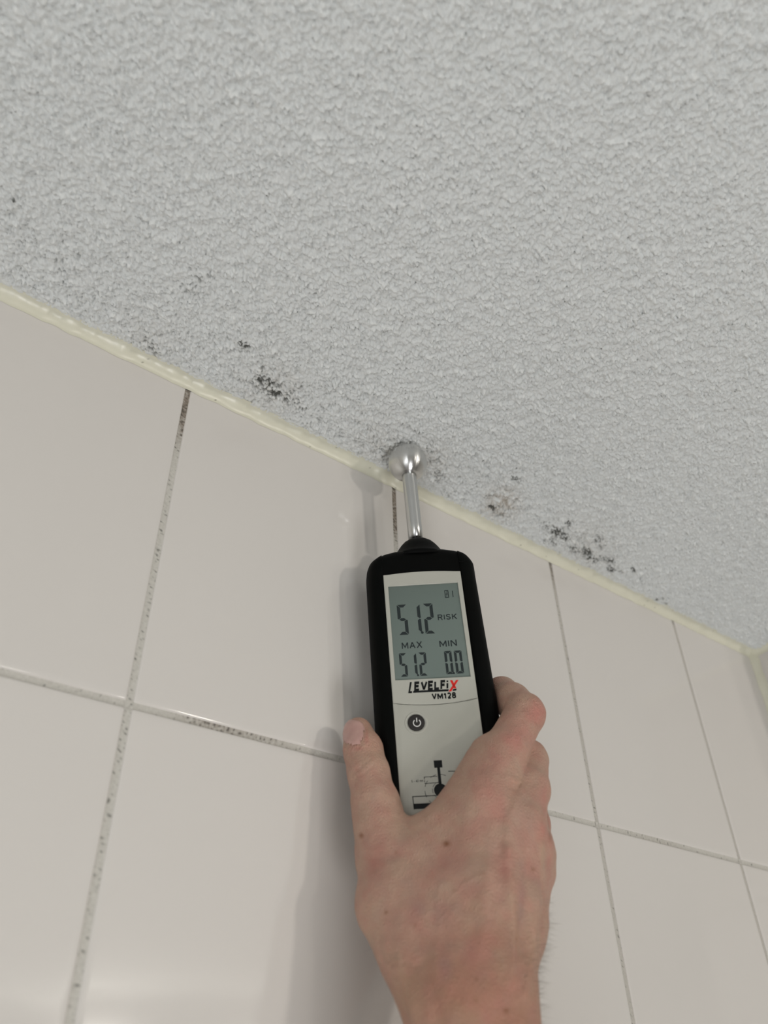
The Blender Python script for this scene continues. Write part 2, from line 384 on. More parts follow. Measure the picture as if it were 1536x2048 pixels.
left = [np.array([xl(y), y]) for y in ys]; right = [np.array([xr(y), y]) for y in ys[::-1]]
cxm = (xl(-170) + xr(-170)) / 2; hw = (xr(-170) - xl(-170)) / 2
bot = [np.array([cxm + hw * math.cos(t) * 1.0, BASE + 14 - 14 * abs(math.sin(t)) ** 0.8]) for t in np.linspace(math.pi, 2 * math.pi, 17)[1:-1]]
outline = catmull(tl + [left[0]], 5)[:-1] + left + bot + right + catmull([right[-1]] + tr, 5)[1:]
top_mid = [(tr[-1] * (1 - t) + tl[0] * t) + np.array([0, 0.8 * math.sin(math.pi * t)]) for t in np.linspace(0, 1, 8)[1:-1]]
outline += top_mid
outline = np.array(outline)
def inset(poly, d):
    p = np.roll(poly, 1, 0); q = np.roll(poly, -1, 0); t = q - p; t /= np.linalg.norm(t, axis=1)[:, None] + 1e-9
    nrm = np.stack([-t[:, 1], t[:, 0]], 1)
    ar = 0.5 * np.sum(poly[:, 0] * q[:, 1] - q[:, 0] * poly[:, 1])
    return poly + nrm * d * (1 if ar > 0 else -1)
def layered(poly, lay):
    n = len(poly); V, F = [], []
    for d, z in lay:
        for (x, y) in inset(poly, d): V.append((x, y, z))
    for i in range(len(lay) - 1):
        for k in range(n): F.append((i * n + k, i * n + (k + 1) % n, (i + 1) * n + (k + 1) % n, (i + 1) * n + k))
    F.append(tuple(range(n))[::-1]); F.append(tuple((len(lay) - 1) * n + k for k in range(n)))
    return V, F
ZF = 11.0
lay = [(8, -13.5), (5.5, -12.8), (3, -11), (1.2, -7.5), (.3, -4), (0, -.5), (.1, 3), (.7, 6), (1.9, 8.4), (3.6, 10.0), (5.8, 10.8), (7.5, ZF)]
V, F = layered(outline, lay)
def fix_normals(o):
    bm = bmesh.new(); bm.from_mesh(o.data); bmesh.ops.recalc_face_normals(bm, faces=bm.faces); bm.to_mesh(o.data); bm.free()
def sharp(o, ang=40):
    m = o.modifiers.new('edges', 'EDGE_SPLIT'); m.split_angle = math.radians(ang)
housing = dev('housing', V, F, m_shell, label='glossy black plastic centre of the casing'); fix_normals(housing)
# rubber grips: outer flanks of the same outline, standing 0.35 mm proud, from the seam outwards
def side_mesh(sgn):
    poly = outline; seam_t = S(763, 1122, 4) if sgn < 0 else S(913, 1113.5, 4)
    seam_b = S(787, 1440, 8) if sgn < 0 else S(968, 1470, 8)
    fx = lambda y: seam_t[0] + (seam_b[0] - seam_t[0]) * (y - seam_t[1]) / (seam_b[1] - seam_t[1])
    n = len(poly); keep = [k for k in range(n) if (poly[k][0] - fx(poly[k][1])) * sgn > -0.2 and poly[k][1] > BASE + 16]
    V, F = [], []
    lay2 = [(d - .38, z * 1.02) for d, z in lay[2:]]
    ii = {}
    ks = sorted(keep)
    if sgn > 0 or True:
        runs = [ks[0]]
        order = ks
    for l, (d, z) in enumerate(lay2):
        Q = inset(poly, d)
        for k in order:
            x, y = Q[k]
            lim = fx(y)
            if (x - lim) * sgn < 0: x = lim
            ii[(l, k)] = len(V); V.append((x, y, z + (0.25 if l > 6 else 0)))
    for l in range(len(lay2) - 1):
        for a in range(len(order) - 1):
            k0, k1 = order[a], order[a + 1]
            if k1 - k0 == 1: F.append((ii[(l, k0)], ii[(l, k1)], ii[(l + 1, k1)], ii[(l + 1, k0)]))
    # front strip from last layer to the seam line, then down into the casing
    L_ = len(lay2) - 1; ext = {}
    for k in order:
        x, y, z = V[ii[(L_, k)]]
        V.append((fx(y), y, z)); V.append((fx(y), y, z - 2.0)); ext[k] = len(V) - 2
    for a in range(len(order) - 1):
        k0, k1 = order[a], order[a + 1]
        if k1 - k0 == 1:
            F.append((ii[(L_, k0)], ii[(L_, k1)], ext[k1], ext[k0])); F.append((ext[k0], ext[k1], ext[k1] + 1, ext[k0] + 1))
    return V, F
for sgn in (-1, 1):
    o = dev('side_grip', *side_mesh(sgn), m_black, label='matt black rubber side grip'); fix_normals(o)
# neck dome
c0 = S(835, 1113, 0); nk = []
for (u0, u1, v) in ((782, 889, 1114), (788, 883, 1109), (795, 877, 1100), (801, 871.5, 1093), (808, 866, 1087), (817, 858, 1082), (824, 852, 1080), (828, 848, 1079.5)):
    A, B = S(u0, v, 0), S(u1, v, 0); nk.append(((B[0] - A[0]) / 2, (A[1] + B[1]) / 2 - 0.0, (A[0] + B[0]) / 2))
cxn = float(np.mean([q[2] for q in nk]))
prof = [(nk[0][0] + 3.5, nk[0][1] - 4), (nk[0][0] + 1.0, nk[0][1] - 1.0)] + [(q[0], q[1]) for q in nk]
V, F = lathe(prof, 64, 0.66, cxn); o = dev('probe_neck', V, F, m_shell, label='black dome from which the metal stem rises'); fix_normals(o)

# faceplate
def SP(u, v): return S(u, v, ZF + .5)
ptl, ptr = SP(766.3, 1150.5), SP(920.8, 1143); pbl, pbr = SP(785.6, 1405), SP(956, 1397)
yb = BASE + 10
def along(p, q, y): return p + (q - p) * (y - p[1]) / (q[1] - p[1])
def plate_poly(y0, y1, top_curve, bot_curve):
    n = 14; out = []
    A, B = along(ptl, pbl, y0), along(ptr, pbr, y0)
    for k in range(n + 1):
        t = k / n; out.append(A * (1 - t) + B * t + np.array([0, top_curve * 4 * t * (1 - t)]))
    A, B = along(ptr, pbr, y1), along(ptl, pbl, y1)
    for k in range(n + 1):
        t = k / n; out.append(A * (1 - t) + B * t + np.array([0, bot_curve * 4 * t * (1 - t)]))
    return np.array(out)
ysm = float((pbl[1] + pbr[1]) / 2)
def flat_part(name, poly, z0, z1, m, parent=None, label=None, bev=0.3):
    V, F = layered(poly, [(0, z0), (0, z1 - bev), (bev * .35, z1 - bev * .3), (bev, z1)])
    o = dev(name, V, F, m, parent, label=label); fix_normals(o); sharp(o); return o
sc_c = [(776.3, 1173), (915, 1164.7), (941, 1353), (790.6, 1360.5)]      # screen corners
scp = np.array([SP(*q) for q in sc_c])
# upper plate with a window cut for the screen: ring of quads
def ring_plate(outer, inner, z0, z1, bev=0.3):
    bm = bmesh.new()
    def loop(pts, z): return [bm.verts.new((x, y, z)) for x, y in pts]
    o0, o1, o2 = loop(outer, z0), loop(outer, z1 - bev), loop(inset(outer, bev), z1)
    i2, i1, i0 = loop(inset(inner, -0.25), z1), loop(inner, z1 - 0.25), loop(inner, z0)
    def bridge(a, c): 
        for k in range(len(a)): bm.faces.new((a[k], a[(k + 1) % len(a)], c[(k + 1) % len(a)], c[k]))
    bridge(o0, o1); bridge(o1, o2); bridge(i2, i1); bridge(i1, i0)
    eds = []
    for lp in (o2, i2):
        for k in range(len(lp)):
            e = bm.edges.get((lp[k], lp[(k + 1) % len(lp)])); eds.append(e)
    bmesh.ops.triangle_fill(bm, edges=eds, use_beauty=True)
    bmesh.ops.recalc_face_normals(bm, faces=bm.faces)
    V = [v.co[:] for v in bm.verts]; bm.verts.index_update(); F = [tuple(v.index for v in f.verts) for f in bm.faces]; bm.free()
    return V, F
def poly_sub(p, n=8):
    out = []
    for k in range(len(p)):
        for j in range(n): out.append(p[k] + (p[(k + 1) % len(p)] - p[k]) * j / n)
    return np.array(out)
ZP = ZF + 0.7
V, F = ring_plate(plate_poly(float((ptl[1] + ptr[1]) / 2), ysm + 0.0, 1.3, -1.9), poly_sub(scp), ZF - 1, ZP)
faceplate = dev('faceplate', V, F, m_plate, label='light grey plastic frame around the display'); sharp(faceplate)
lower = plate_poly(ysm - 0.28, yb, -1.9, 0)
keypad = flat_part('control_panel', lower, ZF - 1, ZP, m_plate, label='light grey lower panel with the power button')
ZS = ZP - 0.62
screen = flat_part('screen', inset(scp, -0.8), ZF - 0.9, ZS, m_lcd, label='grey-green liquid crystal display', bev=.05)

def flat_polys(name, polys, z, m, parent, label=None, th=0.05):
    V, F = [], []
    for p in polys:
        base = len(V); n = len(p)
        V += [(x, y, z) for x, y in p] + [(x, y, z + th) for x, y in p]
        F.append(tuple(base + n + k for k in range(n))); 
        for k in range(n): F.append((base + k, base + (k + 1) % n, base + n + (k + 1) % n, base + n + k))
    o = dev(name, V, F, m, parent, smooth=False, label=label); fix_normals(o); return o
def SS(u, v): return S(u, v, ZS)
def zc(x, y): return 700 + x / 4.2667, 1080 + y / 4.2667              # detail-view coordinates -> photo
SEG = {'a': ((0, 1), (1, 1)), 'b': ((1, 1), (1, .5)), 'c': ((1, .5), (1, 0)), 'd': ((0, 0), (1, 0)), 'e': ((0, .5), (0, 0)), 'f': ((0, 1), (0, .5)), 'g': ((0, .5), (1, .5))}
DIG = {'5': 'afgcd', '1': 'bc', '2': 'abged', '0': 'abcdef', '8': 'abcdefg'}
def digit(ch, x0, y0, x1, y1, w, s0=S, plane=ZS):
    """seven-segment digit; cell in detail-view coordinates, w = stroke in mm"""
    cx, cy = (x0 + x1) / 2, (y0 + y1) / 2
    l, r = S(*zc(x0, cy), plane), S(*zc(x1, cy), plane); t, bt = S(*zc(cx, y0), plane), S(*zc(cx, y1), plane)
    C_ = S(*zc(cx, cy), plane); W_, H_ = r[0] - l[0], t[1] - bt[1]
    out = []
    def pt(x, y): return np.array([C_[0] + (x - .5) * W_, C_[1] + (y - .5) * H_])
    g_ = w * 0.10
    for s in DIG[ch]:
        if s in 'ad':
            y = 1 if s == 'a' else 0; d = -1 if s == 'a' else 1; A, B = pt(0, y), pt(1, y)
            out.append([A + (g_ * 1.5, 0), B + (-g_ * 1.5, 0), B + (-w * .95 - g_, d * w), A + (w * .95 + g_, d * w)])
        elif s in 'fb' or s in 'ec':
            up = s in 'fb'; lft = s in 'fe'; x = 0 if lft else 1; d = 1 if lft else -1
            A, B = (pt(x, 1), pt(x, .5)) if up else (pt(x, 0), pt(x, .5)); e = -1 if up else 1
            out.append([A + (0, e * g_ * 1.5), A + (d * w, e * (w + g_)), B + (d * w, -e * (w * .5 + g_)), B + (d * w * .35, -e * g_ * 1.0), B + (0, -e * w * .3)])
        else:
            A, B = pt(0, .5), pt(1, .5); h_ = w * .5
            out.append([A + (w * .5, 0), A + (w + g_, h_), B + (-w - g_, h_), B + (-w * .5, 0), B + (-w - g_, -h_), A + (w + g_, -h_)])
    return out
def dot(x, y, r, plane=ZS):
    c_ = S(*zc(x, y), plane); return [c_ + np.array([math.cos(t), math.sin(t)]) * r for t in np.linspace(0, 2 * math.pi, 13)[:-1]]
polys = digit('5', 408, 550, 492, 808, 1.72) + digit('1', 522, 547, 605, 795, 1.72) + digit('2', 632, 540, 716, 798, 1.72) + [dot(617, 790, .75)]
flat_polys('main_reading', polys, ZS, m_seg, screen, 'large dark segments reading 51.2')
polys = digit('5', 424, 965, 488, 1166, 1.32) + digit('1', 508, 965, 572, 1157, 1.32) + digit('2', 590, 958, 656, 1158, 1.32) + [dot(581, 1154, .55)]
flat_polys('maximum_reading', polys, ZS, m_seg, screen, 'dark segments reading 51.2 under MAX')
polys = digit('0', 812, 946, 876, 1144, 1.32) + digit('0', 896, 942, 962, 1139, 1.32) + [dot(887, 1136, .55)]
flat_polys('minimum_reading', polys, ZS, m_seg, screen, 'dark segments reading 0.0 under MIN')
polys = digit('8', 808, 428, 842, 494, .42) + [[S(*zc(x, y), ZS) for x, y in ((823, 428), (828, 428), (829, 494), (824, 494))]] \
    + [[S(*zc(x, y), ZS) for x, y in ((870, 436), (876, 430), (883, 484), (877, 488))]]
flat_polys('corner_symbol', polys, ZS, m_seg, screen)

GLY = {
 'I': (.0, [[(0, 0), (0, 1)]]), 'L': (.56, [[(0, 1), (0, 0), (1, 0)]]), 'E': (.58, [[(1, 1), (0, 1), (0, 0), (1, 0)], [(0, .52), (.88, .52)]]),
 'F': (.55, [[(1, 1), (0, 1), (0, -.08)], [(0, .5), (.88, .5)]]), 'V': (.74, [[(0, 1.06), (.5, 0), (1, 1.06)]]), 'M': (.86, [[(0, -.08), (0, 1), (.5, .18), (1, 1), (1, -.08)]]),
 'N': (.72, [[(0, -.08), (0, 1), (1, 0), (1, 1.08)]]), 'A': (.76, [[(0, -.06), (.5, 1), (1, -.06)], [(.18, .3), (.82, .3)]]), 'X': (.72, [[(0, 1.06), (1, -.06)], [(1, 1.06), (0, -.06)]]),
 'K': (.68, [[(0, -.08), (0, 1.08)], [(1, 1.05), (.05, .40)], [(.32, .6), (1, -.06)]]),
 'R': (.64, [[(0, -.08), (0, 1), (.65, 1), (.9, .93), (1, .75), (.9, .57), (.65, .5), (0, .5)], [(.6, .48), (1, -.08)]]),
 'S': (.62, [[(.96, .82), (.82, .95), (.5, 1), (.16, .95), (.02, .77), (.14, .6), (.5, .51), (.86, .42), (.99, .24), (.84, .06), (.5, 0), (.15, .05), (.0, .2)]]),
 'i': (.0, [[(0, -.06), (0, .68)], [(0, .86), (0, 1.06)]]), '1': (.34, [[(0, .72), (.75, 1), (.75, -.08)]]),
 '2': (.58, [[(.03, .84), (.22, .97), (.5, 1), (.8, .93), (.95, .74), (.82, .5), (.4, .18), (.05, 0), (1, 0)]]),
 '8': (.56, [[(.5, .54), (.12, .62), (.05, .78), (.2, .95), (.5, 1), (.8, .95), (.95, .78), (.88, .62), (.5, .54), (.1, .44), (0, .25), (.15, .05), (.5, 0), (.85, .05), (1, .25), (.9, .44), (.5, .54)]]),
 '5': (.56, [[(.95, 1), (.12, 1), (.06, .55), (.5, .62), (.85, .55), (1, .3), (.85, .06), (.5, 0), (.05, .08)]]), '4': (.6, [[(.75, -.05), (.75, 1), (0, .28), (1, .28)]]),
 '0': (.58, [[(.5, 1), (.15, .9), (0, .5), (.15, .1), (.5, 0), (.85, .1), (1, .5), (.85, .9), (.5, 1)]]), '-': (.3, [[(0, .4), (1, .4)]]),
 'm': (.8, [[(0, -.05), (0, .68)], [(0, .5), (.2, .66), (.4, .62), (.5, .45), (.5, -.05)], [(.5, .5), (.7, .66), (.9, .62), (1, .45), (1, -.05)]]), ' ': (.22, [])}
def ribbon(pts, w):
    out = []; pts = [np.array(p, float) for p in pts]
    nrm = []
    for p, q in zip(pts[:-1], pts[1:]):
        d = (q - p) / (np.linalg.norm(q - p) + 1e-9); nrm.append(np.array([-d[1], d[0]]) * w / 2)
    closed = np.linalg.norm(pts[0] - pts[-1]) < 1e-6
    def joint(i):
        if 0 < i < len(pts) - 1: a, c_ = nrm[i - 1], nrm[i]
        elif closed: a, c_ = nrm[-1], nrm[0]
        else: return (nrm[0],) * 2 if i == 0 else (nrm[-1],) * 2
        m = a + c_; mm_ = m @ m
        if mm_ < 0.9 * w * w / 4: return a, c_
        m = m * (w * w / 2) / mm_; return m, m
    for i in range(len(pts) - 1):
        a = joint(i)[1]; c_ = joint(i + 1)[0]
        out.append([pts[i] + a, pts[i + 1] + c_, pts[i + 1] - c_, pts[i] - a])
    return out
def text_polys(txt, box, plane, name, m, parent, shear=0.0, bold=0.14, gap=0.16, zcf=zc, label=None):
    """stroke lettering; box = left, top, right, bottom in detail-view coordinates; bold = stroke / cap height"""
    x0, y0, x1, y1 = box; cx, cy = (x0 + x1) / 2, (y0 + y1) / 2
    l, r = S(*zcf(x0, cy), plane), S(*zcf(x1, cy), plane); t, bt = S(*zcf(cx, y0), plane), S(*zcf(cx, y1), plane); C_ = S(*zcf(cx, cy), plane)
    W_, H_ = r[0] - l[0], t[1] - bt[1]
    tot = sum(GLY[c_][0] + bold for c_ in txt) + gap * (len(txt) - 1) + shear; sx = W_ / tot; polys = []; cur = 0.0
    for ch in txt:
        wd, strokes = GLY[ch]
        for st_ in strokes:
            pts = [(x * wd, bold / 2 + min(max(y, -bold / 2 / (1 - bold)), 1 + bold / 2 / (1 - bold)) * (1 - bold)) for x, y in st_]
            for q in ribbon(pts, bold):
                polys.append([(C_[0] - W_ / 2 + (cur + bold / 2 + x + shear * y) * sx, C_[1] - H_ / 2 + y * H_) for x, y in q])
        cur += wd + bold + gap
    return flat_polys(name, polys, plane, m, parent, label)
text_polys('RISK', (748, 632, 914, 680), ZS, 'risk_lettering', m_seg, screen, bold=.17, gap=.2, label='the word RISK')
text_polys('MAX', (441, 868, 616, 925), ZS, 'max_lettering', m_seg, screen, bold=.17, gap=.2, label='the word MAX')
text_polys('MIN', (762, 853, 912, 910), ZS, 'min_lettering', m_seg, screen, bold=.17, gap=.2, label='the word MIN')
z2 = lambda x, y: (780 + x / 6.827, 1340 + y / 6.827)
def poly2(pts, plane=ZP): return [S(*z2(x, y), plane) for x, y in pts]
text_polys('EVELFi', (322, 145, 806, 278), ZP, 'brand_lettering', m_ink, faceplate, shear=.17, bold=.27, gap=.07, zcf=z2, label='black italic capitals of the logo')
flat_polys('logo_underline', [poly2([(272, 165), (298, 165), (276, 290), (303, 289), (300, 316), (249, 317)]),
                              poly2([(318, 285), (802, 262), (798, 290), (313, 312)]), poly2([(862, 260), (910, 255), (905, 280), (855, 286)])], ZP, m_ink, faceplate, 'black tall first letter and bar under the logo')
flat_polys('logo_cross', [poly2([(818, 140), (852, 139), (908, 250), (872, 252)]), poly2([(902, 137), (936, 136), (836, 292), (800, 296)])], ZP + .01, m_red, faceplate, 'red letter X', th=.07)
text_polys('VM128', (567, 309, 904, 397), ZP, 'type_lettering', m_ink, faceplate, shear=.03, bold=.25, gap=.09, zcf=z2, label='black type number VM128')

# power button in its dished ring
bc = S(*z2(358, 722), ZP); rb = 4.15
def disc(prof, c_, seg=48):
    V, F = [], []
    for (r, z) in prof:
        for k in range(seg):
            t = 2 * math.pi * k / seg; V.append((c_[0] + r * math.cos(t), c_[1] + r * math.sin(t), z))
    for i in range(len(prof) - 1):
        for k in range(seg): F.append((i * seg + k, i * seg + (k + 1) % seg, (i + 1) * seg + (k + 1) % seg, (i + 1) * seg + k))
    F.append(tuple((len(prof) - 1) * seg + k for k in range(seg)))
    return V, F
V, F = disc([(rb + 1.55, ZP + .02), (rb + 1.35, ZP + .22), (rb + 1.0, ZP + .30), (rb + .25, ZP + .12), (rb + .12, ZP + .02)], bc)
F = F[:-1]
dev('button_ring', V, F, m_plate, keypad)
V, F = disc([(rb + .02, ZP - .5), (rb, ZP + .45), (rb - .15, ZP + .68), (rb - .5, ZP + .85), (rb - 1.4, ZP + .95), (rb - 2.6, ZP + 1.0)], bc)
button = dev('power_button', V, F, m_btn, label='round dark button with a white power symbol')
PC = S(*z2(368, 722), ZP + 1.0)
arc = []
R0, R1 = 1.98, 1.52
for k in range(24):
    t0, t1_ = [math.radians(90 + 38 + (284) * q / 24) for q in (k, k + 1)]
    arc.append([PC + np.array([math.cos(t0), math.sin(t0)]) * R0, PC + np.array([math.cos(t1_), math.sin(t1_)]) * R0, PC + np.array([math.cos(t1_), math.sin(t1_)]) * R1, PC + np.array([math.cos(t0), math.sin(t0)]) * R1])
arc.append([PC + np.array(q) for q in ((-.24, .35), (.24, .35), (.24, 2.6), (-.24, 2.6))])
flat_polys('power_symbol', arc, ZP + 1.0, m_white, button, 'white power symbol')

# printed measuring diagram
mm = lambda px: px / 6.827 * .262
dc = S(*z2(690, 1640), ZP)
def ring_arc(c_, r, w, a0, a1, n=8):
    out = []
    for k in range(n):
        t0, t1_ = math.radians(a0 + (a1 - a0) * k / n), math.radians(a0 + (a1 - a0) * (k + 1) / n)
        f = lambda t, rr: c_ + np.array([math.cos(t), math.sin(t)]) * rr
        out.append([f(t0, r + w / 2), f(t1_, r + w / 2), f(t1_, r - w / 2), f(t0, r - w / 2)])
    return out
def seg_line(p, q, w=8):
    p, q = np.array(p, float), np.array(q, float); d = (q - p) / np.linalg.norm(q - p); nn = np.array([-d[1], d[0]]) * w / 2
    return poly2([p + nn, q + nn, q - nn, p - nn])
D = [poly2([(594, 1236), (708, 1231), (717, 1330), (606, 1337)]), poly2([(643, 1330), (682, 1330), (706, 1570), (665, 1570)])]
D.append([dc + np.array([math.cos(t), math.sin(t)]) * 3.05 for t in np.linspace(0, 2 * math.pi, 40)[:-1]])
for a0 in range(75, 300, 45): D += ring_arc(dc, 3.75, .2, a0, a0 + 34)
for a0 in (60, 97, 137, 176, 215): D += ring_arc(dc, 7.3, .22, a0 + 3, a0 + 27)
D += ring_arc(dc, 7.3, .22, 10, 40)
D += [seg_line((465, 1462), (645, 1452)), seg_line((473, 1550), (668, 1537)), seg_line((466, 1460), (470, 1495)), seg_line((471, 1505), (474, 1530)), seg_line((475, 1538), (477, 1552)),
      seg_line((795, 1384), (950, 1378), 9), seg_line((303, 1730), (1070, 1690), 11), seg_line((310, 1728), (330, 1905), 11),
      poly2([(318, 1828), (1080, 1790), (1090, 1865), (326, 1902)])]
flat_polys('measuring_diagram', D, ZP, m_ink, keypad, 'black printed diagram of the ball probe on a surface')
text_polys('5 - 40 mm', (292, 1498, 452, 1532), ZP, 'depth_lettering', m_ink, keypad, bold=.16, gap=.2, zcf=z2, label='small print 5 - 40 mm')

# ------------------------------------------------------------------ hand and forearm (one continuous skin, grown from an implicit body)
def J(u, v, n): 
    q = S(u, v, n); return np.array([q[0], q[1], n])
def seg(p0, p1, r0, r1, sz=1.0): return (np.array(p0, float), np.array(p1, float), r0, r1, sz)
def chain(pts, rad, sz=1.0): return [seg(pts[i], pts[i + 1], rad[i], rad[i + 1], sz) for i in range(len(pts) - 1)]
mI, mM, mR, mP = J(968, 1612, 25.5), J(1032, 1652, 24), J(1053, 1700, 15), J(1059, 1742, 6)
index_f = chain([mI, J(1012, 1500, 19), J(1050, 1427, 11), J(1024, 1402, 1), J(1003, 1386, -9), J(975, 1398, -22)], [13.0, 10.4, 9.7, 9.0, 8.3, 7.2])
middle_f = chain([mM, J(1053, 1580, 15), J(1056, 1520, 3), J(1026, 1500, -14), J(985, 1505, -24)], [12.2, 10.2, 9.6, 8.6, 7.2])
ring_f = chain([mR, J(1056, 1650, 2), J(1054, 1606, -12), J(1022, 1590, -23), J(990, 1595, -25)], [11.6, 10.0, 9.2, 8.2, 6.8])
pinky_f = chain([mP, J(1064, 1715, -9), J(1052, 1688, -20), J(1015, 1672, -26)], [10.6, 8.8, 8.2, 6.6])
thumb_f = chain([J(774, 1712, 19), J(751, 1606, 17.5), J(737, 1548, 16), J(726, 1500, 14), J(716, 1465, 13)], [14.0, 10.6, 9.7, 9.1, 7.2])
palm = chain([J(774, 1712, 19), J(796, 1810, 24), J(848, 1905, 31), J(899, 2010, 38)], [12.3, 15.6, 16.0, 16.0], .95)
palm += chain([J(975, 1508, 19), J(892, 1662, 22)], [8.6, 10.2]) + chain([J(892, 1664, 21), J(792, 1703, 19)], [10.2, 10.8])
palm += chain([mI, J(932, 1800, 30), J(925, 1985, 37)], [12.6, 14.5, 14.5], 1.0)
palm += chain([mM, J(985, 1820, 31), J(955, 1985, 38)], [12.0, 13.8, 14.5], 1.0)
palm += chain([mR, J(1016, 1830, 25), J(984, 1985, 37)], [11.4, 12.2, 13.5], 1.0)
palm += chain([mP, J(1024, 1850, 20), J(990, 1985, 35)], [10.9, 10.8, 12.6], 1.0)
palm += chain([J(850, 1740, 23), J(880, 1860, 28)], [14.0, 16.0], 1.0)
w0, w1 = J(899, 2010, 38), J(994, 2005, 36)
d1 = np.array([2.0, -34.0, 8.0]); d2 = np.array([14.0, -235.0, 52.0])
palm += chain([w0, w0 + d1, w0 + d2 + np.array([-8, 0, 0])], [16.0, 16.4, 28.0]) + chain([w1, w1 + d1, w1 + d2 + np.array([6, 0, 0])], [13.0, 15.4, 28.0])
allp = palm + index_f + middle_f + ring_f + pinky_f + thumb_f
lo_ = np.min([np.minimum(p[0], p[1]) - max(p[2], p[3]) - 4 for p in allp], 0); hi_ = np.max([np.maximum(p[0], p[1]) + max(p[2], p[3]) + 4 for p in allp], 0)
VX = 0.85
axs = [np.arange(lo_[i], hi_[i], VX, dtype=np.float32) for i in range(3)]
shape = tuple(len(a) for a in axs)
BIG = np.float32(30)
def smin(a, b, k):
    h_ = np.clip(0.5 + 0.5 * (b - a) / k, 0, 1); return b + (a - b) * h_ - k * h_ * (1 - h_)
def field(group, k):
    Fd = np.full(shape, BIG, dtype=np.float32)
    for (p0, p1, r0, r1, sz) in group:
        m = max(r0, r1) + 14; l = np.minimum(p0, p1) - m; h_ = np.maximum(p0, p1) + m
        s3 = [slice(max(0, int((l[i] - lo_[i]) / VX)), min(shape[i], int((h_[i] - lo_[i]) / VX) + 1)) for i in range(3)]
        gx_, gy_, gz_ = np.meshgrid(axs[0][s3[0]], axs[1][s3[1]], axs[2][s3[2]], indexing='ij', sparse=True)
        d = p1 - p0; L2 = float(d @ d) + 1e-6
        t = np.clip(((gx_ - p0[0]) * d[0] + (gy_ - p0[1]) * d[1] + (gz_ - p0[2]) * d[2]) / L2, 0, 1)
        dd = np.sqrt((gx_ - p0[0] - t * d[0]) ** 2 + (gy_ - p0[1] - t * d[1]) ** 2 + ((gz_ - p0[2] - t * d[2]) / sz) ** 2) - (r0 + (r1 - r0) * t)
        s3 = tuple(s3); Fd[s3] = smin(Fd[s3], dd.astype(np.float32), k)
    return Fd
fing = smin(field(index_f, 2.5), field(middle_f, 2.5), 0.4); fing = smin(fing, field(ring_f, 2.5), 0.9); fing = smin(fing, field(pinky_f, 2.5), 0.9)
FD = smin(field(palm, 9.0), fing, 3.8); FD = smin(FD, field(thumb_f, 2.5), 3.5)
GX, GY, GZ = np.meshgrid(*axs, indexing='ij', sparse=True)
# the grip closes on the casing and on the tiles: the skin stops at their surface
yc = np.clip(axs[1], -170, 0); XL = np.polyval(lf, yc)[None, :, None]; XRr = np.polyval(rf, yc)[None, :, None]
q0 = np.maximum(XL - 0.45 - GX, GX - XRr - 0.45) + 5; q1 = np.maximum(-13.9 - GZ, GZ - ZP - 0.12) + 5; q2 = np.maximum(BASE - 1 - GY, GY + 60) + 5
q0, q1, q2 = np.broadcast_arrays(q0, q1, q2)
sd = np.sqrt(np.maximum(q0, 0) ** 2 + np.maximum(q1, 0) ** 2 + np.maximum(q2, 0) ** 2) + np.minimum(np.maximum(np.maximum(q0, q1), q2), 0) - 5
FD = -smin(-FD, sd.astype(np.float32), 0.8); del q0, q1, q2, sd
wy = P[1] * 1e3 + b_[1] * GX + a_[1] * GY + n_[1] * GZ
FD = -smin(-FD, -(wy + 1.0).astype(np.float32), 1.5)
# surface nets
ins = FD < 0
cc = np.zeros(tuple(s - 1 for s in shape), dtype=np.int8)
for i in (0, 1):
    for j in (0, 1):
        for k in (0, 1): cc += ins[i:shape[0] - 1 + i, j:shape[1] - 1 + j, k:shape[2] - 1 + k]
act = np.argwhere((cc > 0) & (cc < 8)); vid = -np.ones(cc.shape, dtype=np.int32); vid[tuple(act.T)] = np.arange(len(act))
acc = np.zeros((len(act), 3)); cnt = np.zeros(len(act))
corners = [(i, j, k) for i in (0, 1) for j in (0, 1) for k in (0, 1)]
for ca in corners:
    for axk in range(3):
        if ca[axk]: continue
        cb = list(ca); cb[axk] = 1
        fa = FD[tuple((act + ca).T)]; fb = FD[tuple((act + cb).T)]; m = (fa < 0) != (fb < 0)
        t = fa[m] / (fa[m] - fb[m]); p_ = (act[m] + ca).astype(float); p_[:, axk] += t; acc[m] += p_; cnt[m] += 1
HV = acc / cnt[:, None] * VX + lo_
quads = []
for axk in range(3):
    sa = [slice(None)] * 3; sb = [slice(None)] * 3; sa[axk] = slice(0, -1); sb[axk] = slice(1, None)
    A_, B_ = ins[tuple(sa)], ins[tuple(sb)]; e = np.argwhere(A_ != B_); u1, u2 = [(1, 2), (2, 0), (0, 1)][axk]
    e = e[(e[:, u1] > 0) & (e[:, u2] > 0) & (e[:, u1] < shape[u1] - 1) & (e[:, u2] < shape[u2] - 1)]
    o1 = np.zeros(3, int); o1[u1] = 1; o2 = np.zeros(3, int); o2[u2] = 1
    q = np.stack([vid[tuple((e - o1 - o2).T)], vid[tuple((e - o2).T)], vid[tuple(e.T)], vid[tuple((e - o1).T)]], 1)
    flip = ~A_[tuple(e.T)]; q[flip] = q[flip][:, ::-1]; quads.append(q)
Q = np.concatenate(quads)
del FD, ins, cc, fing
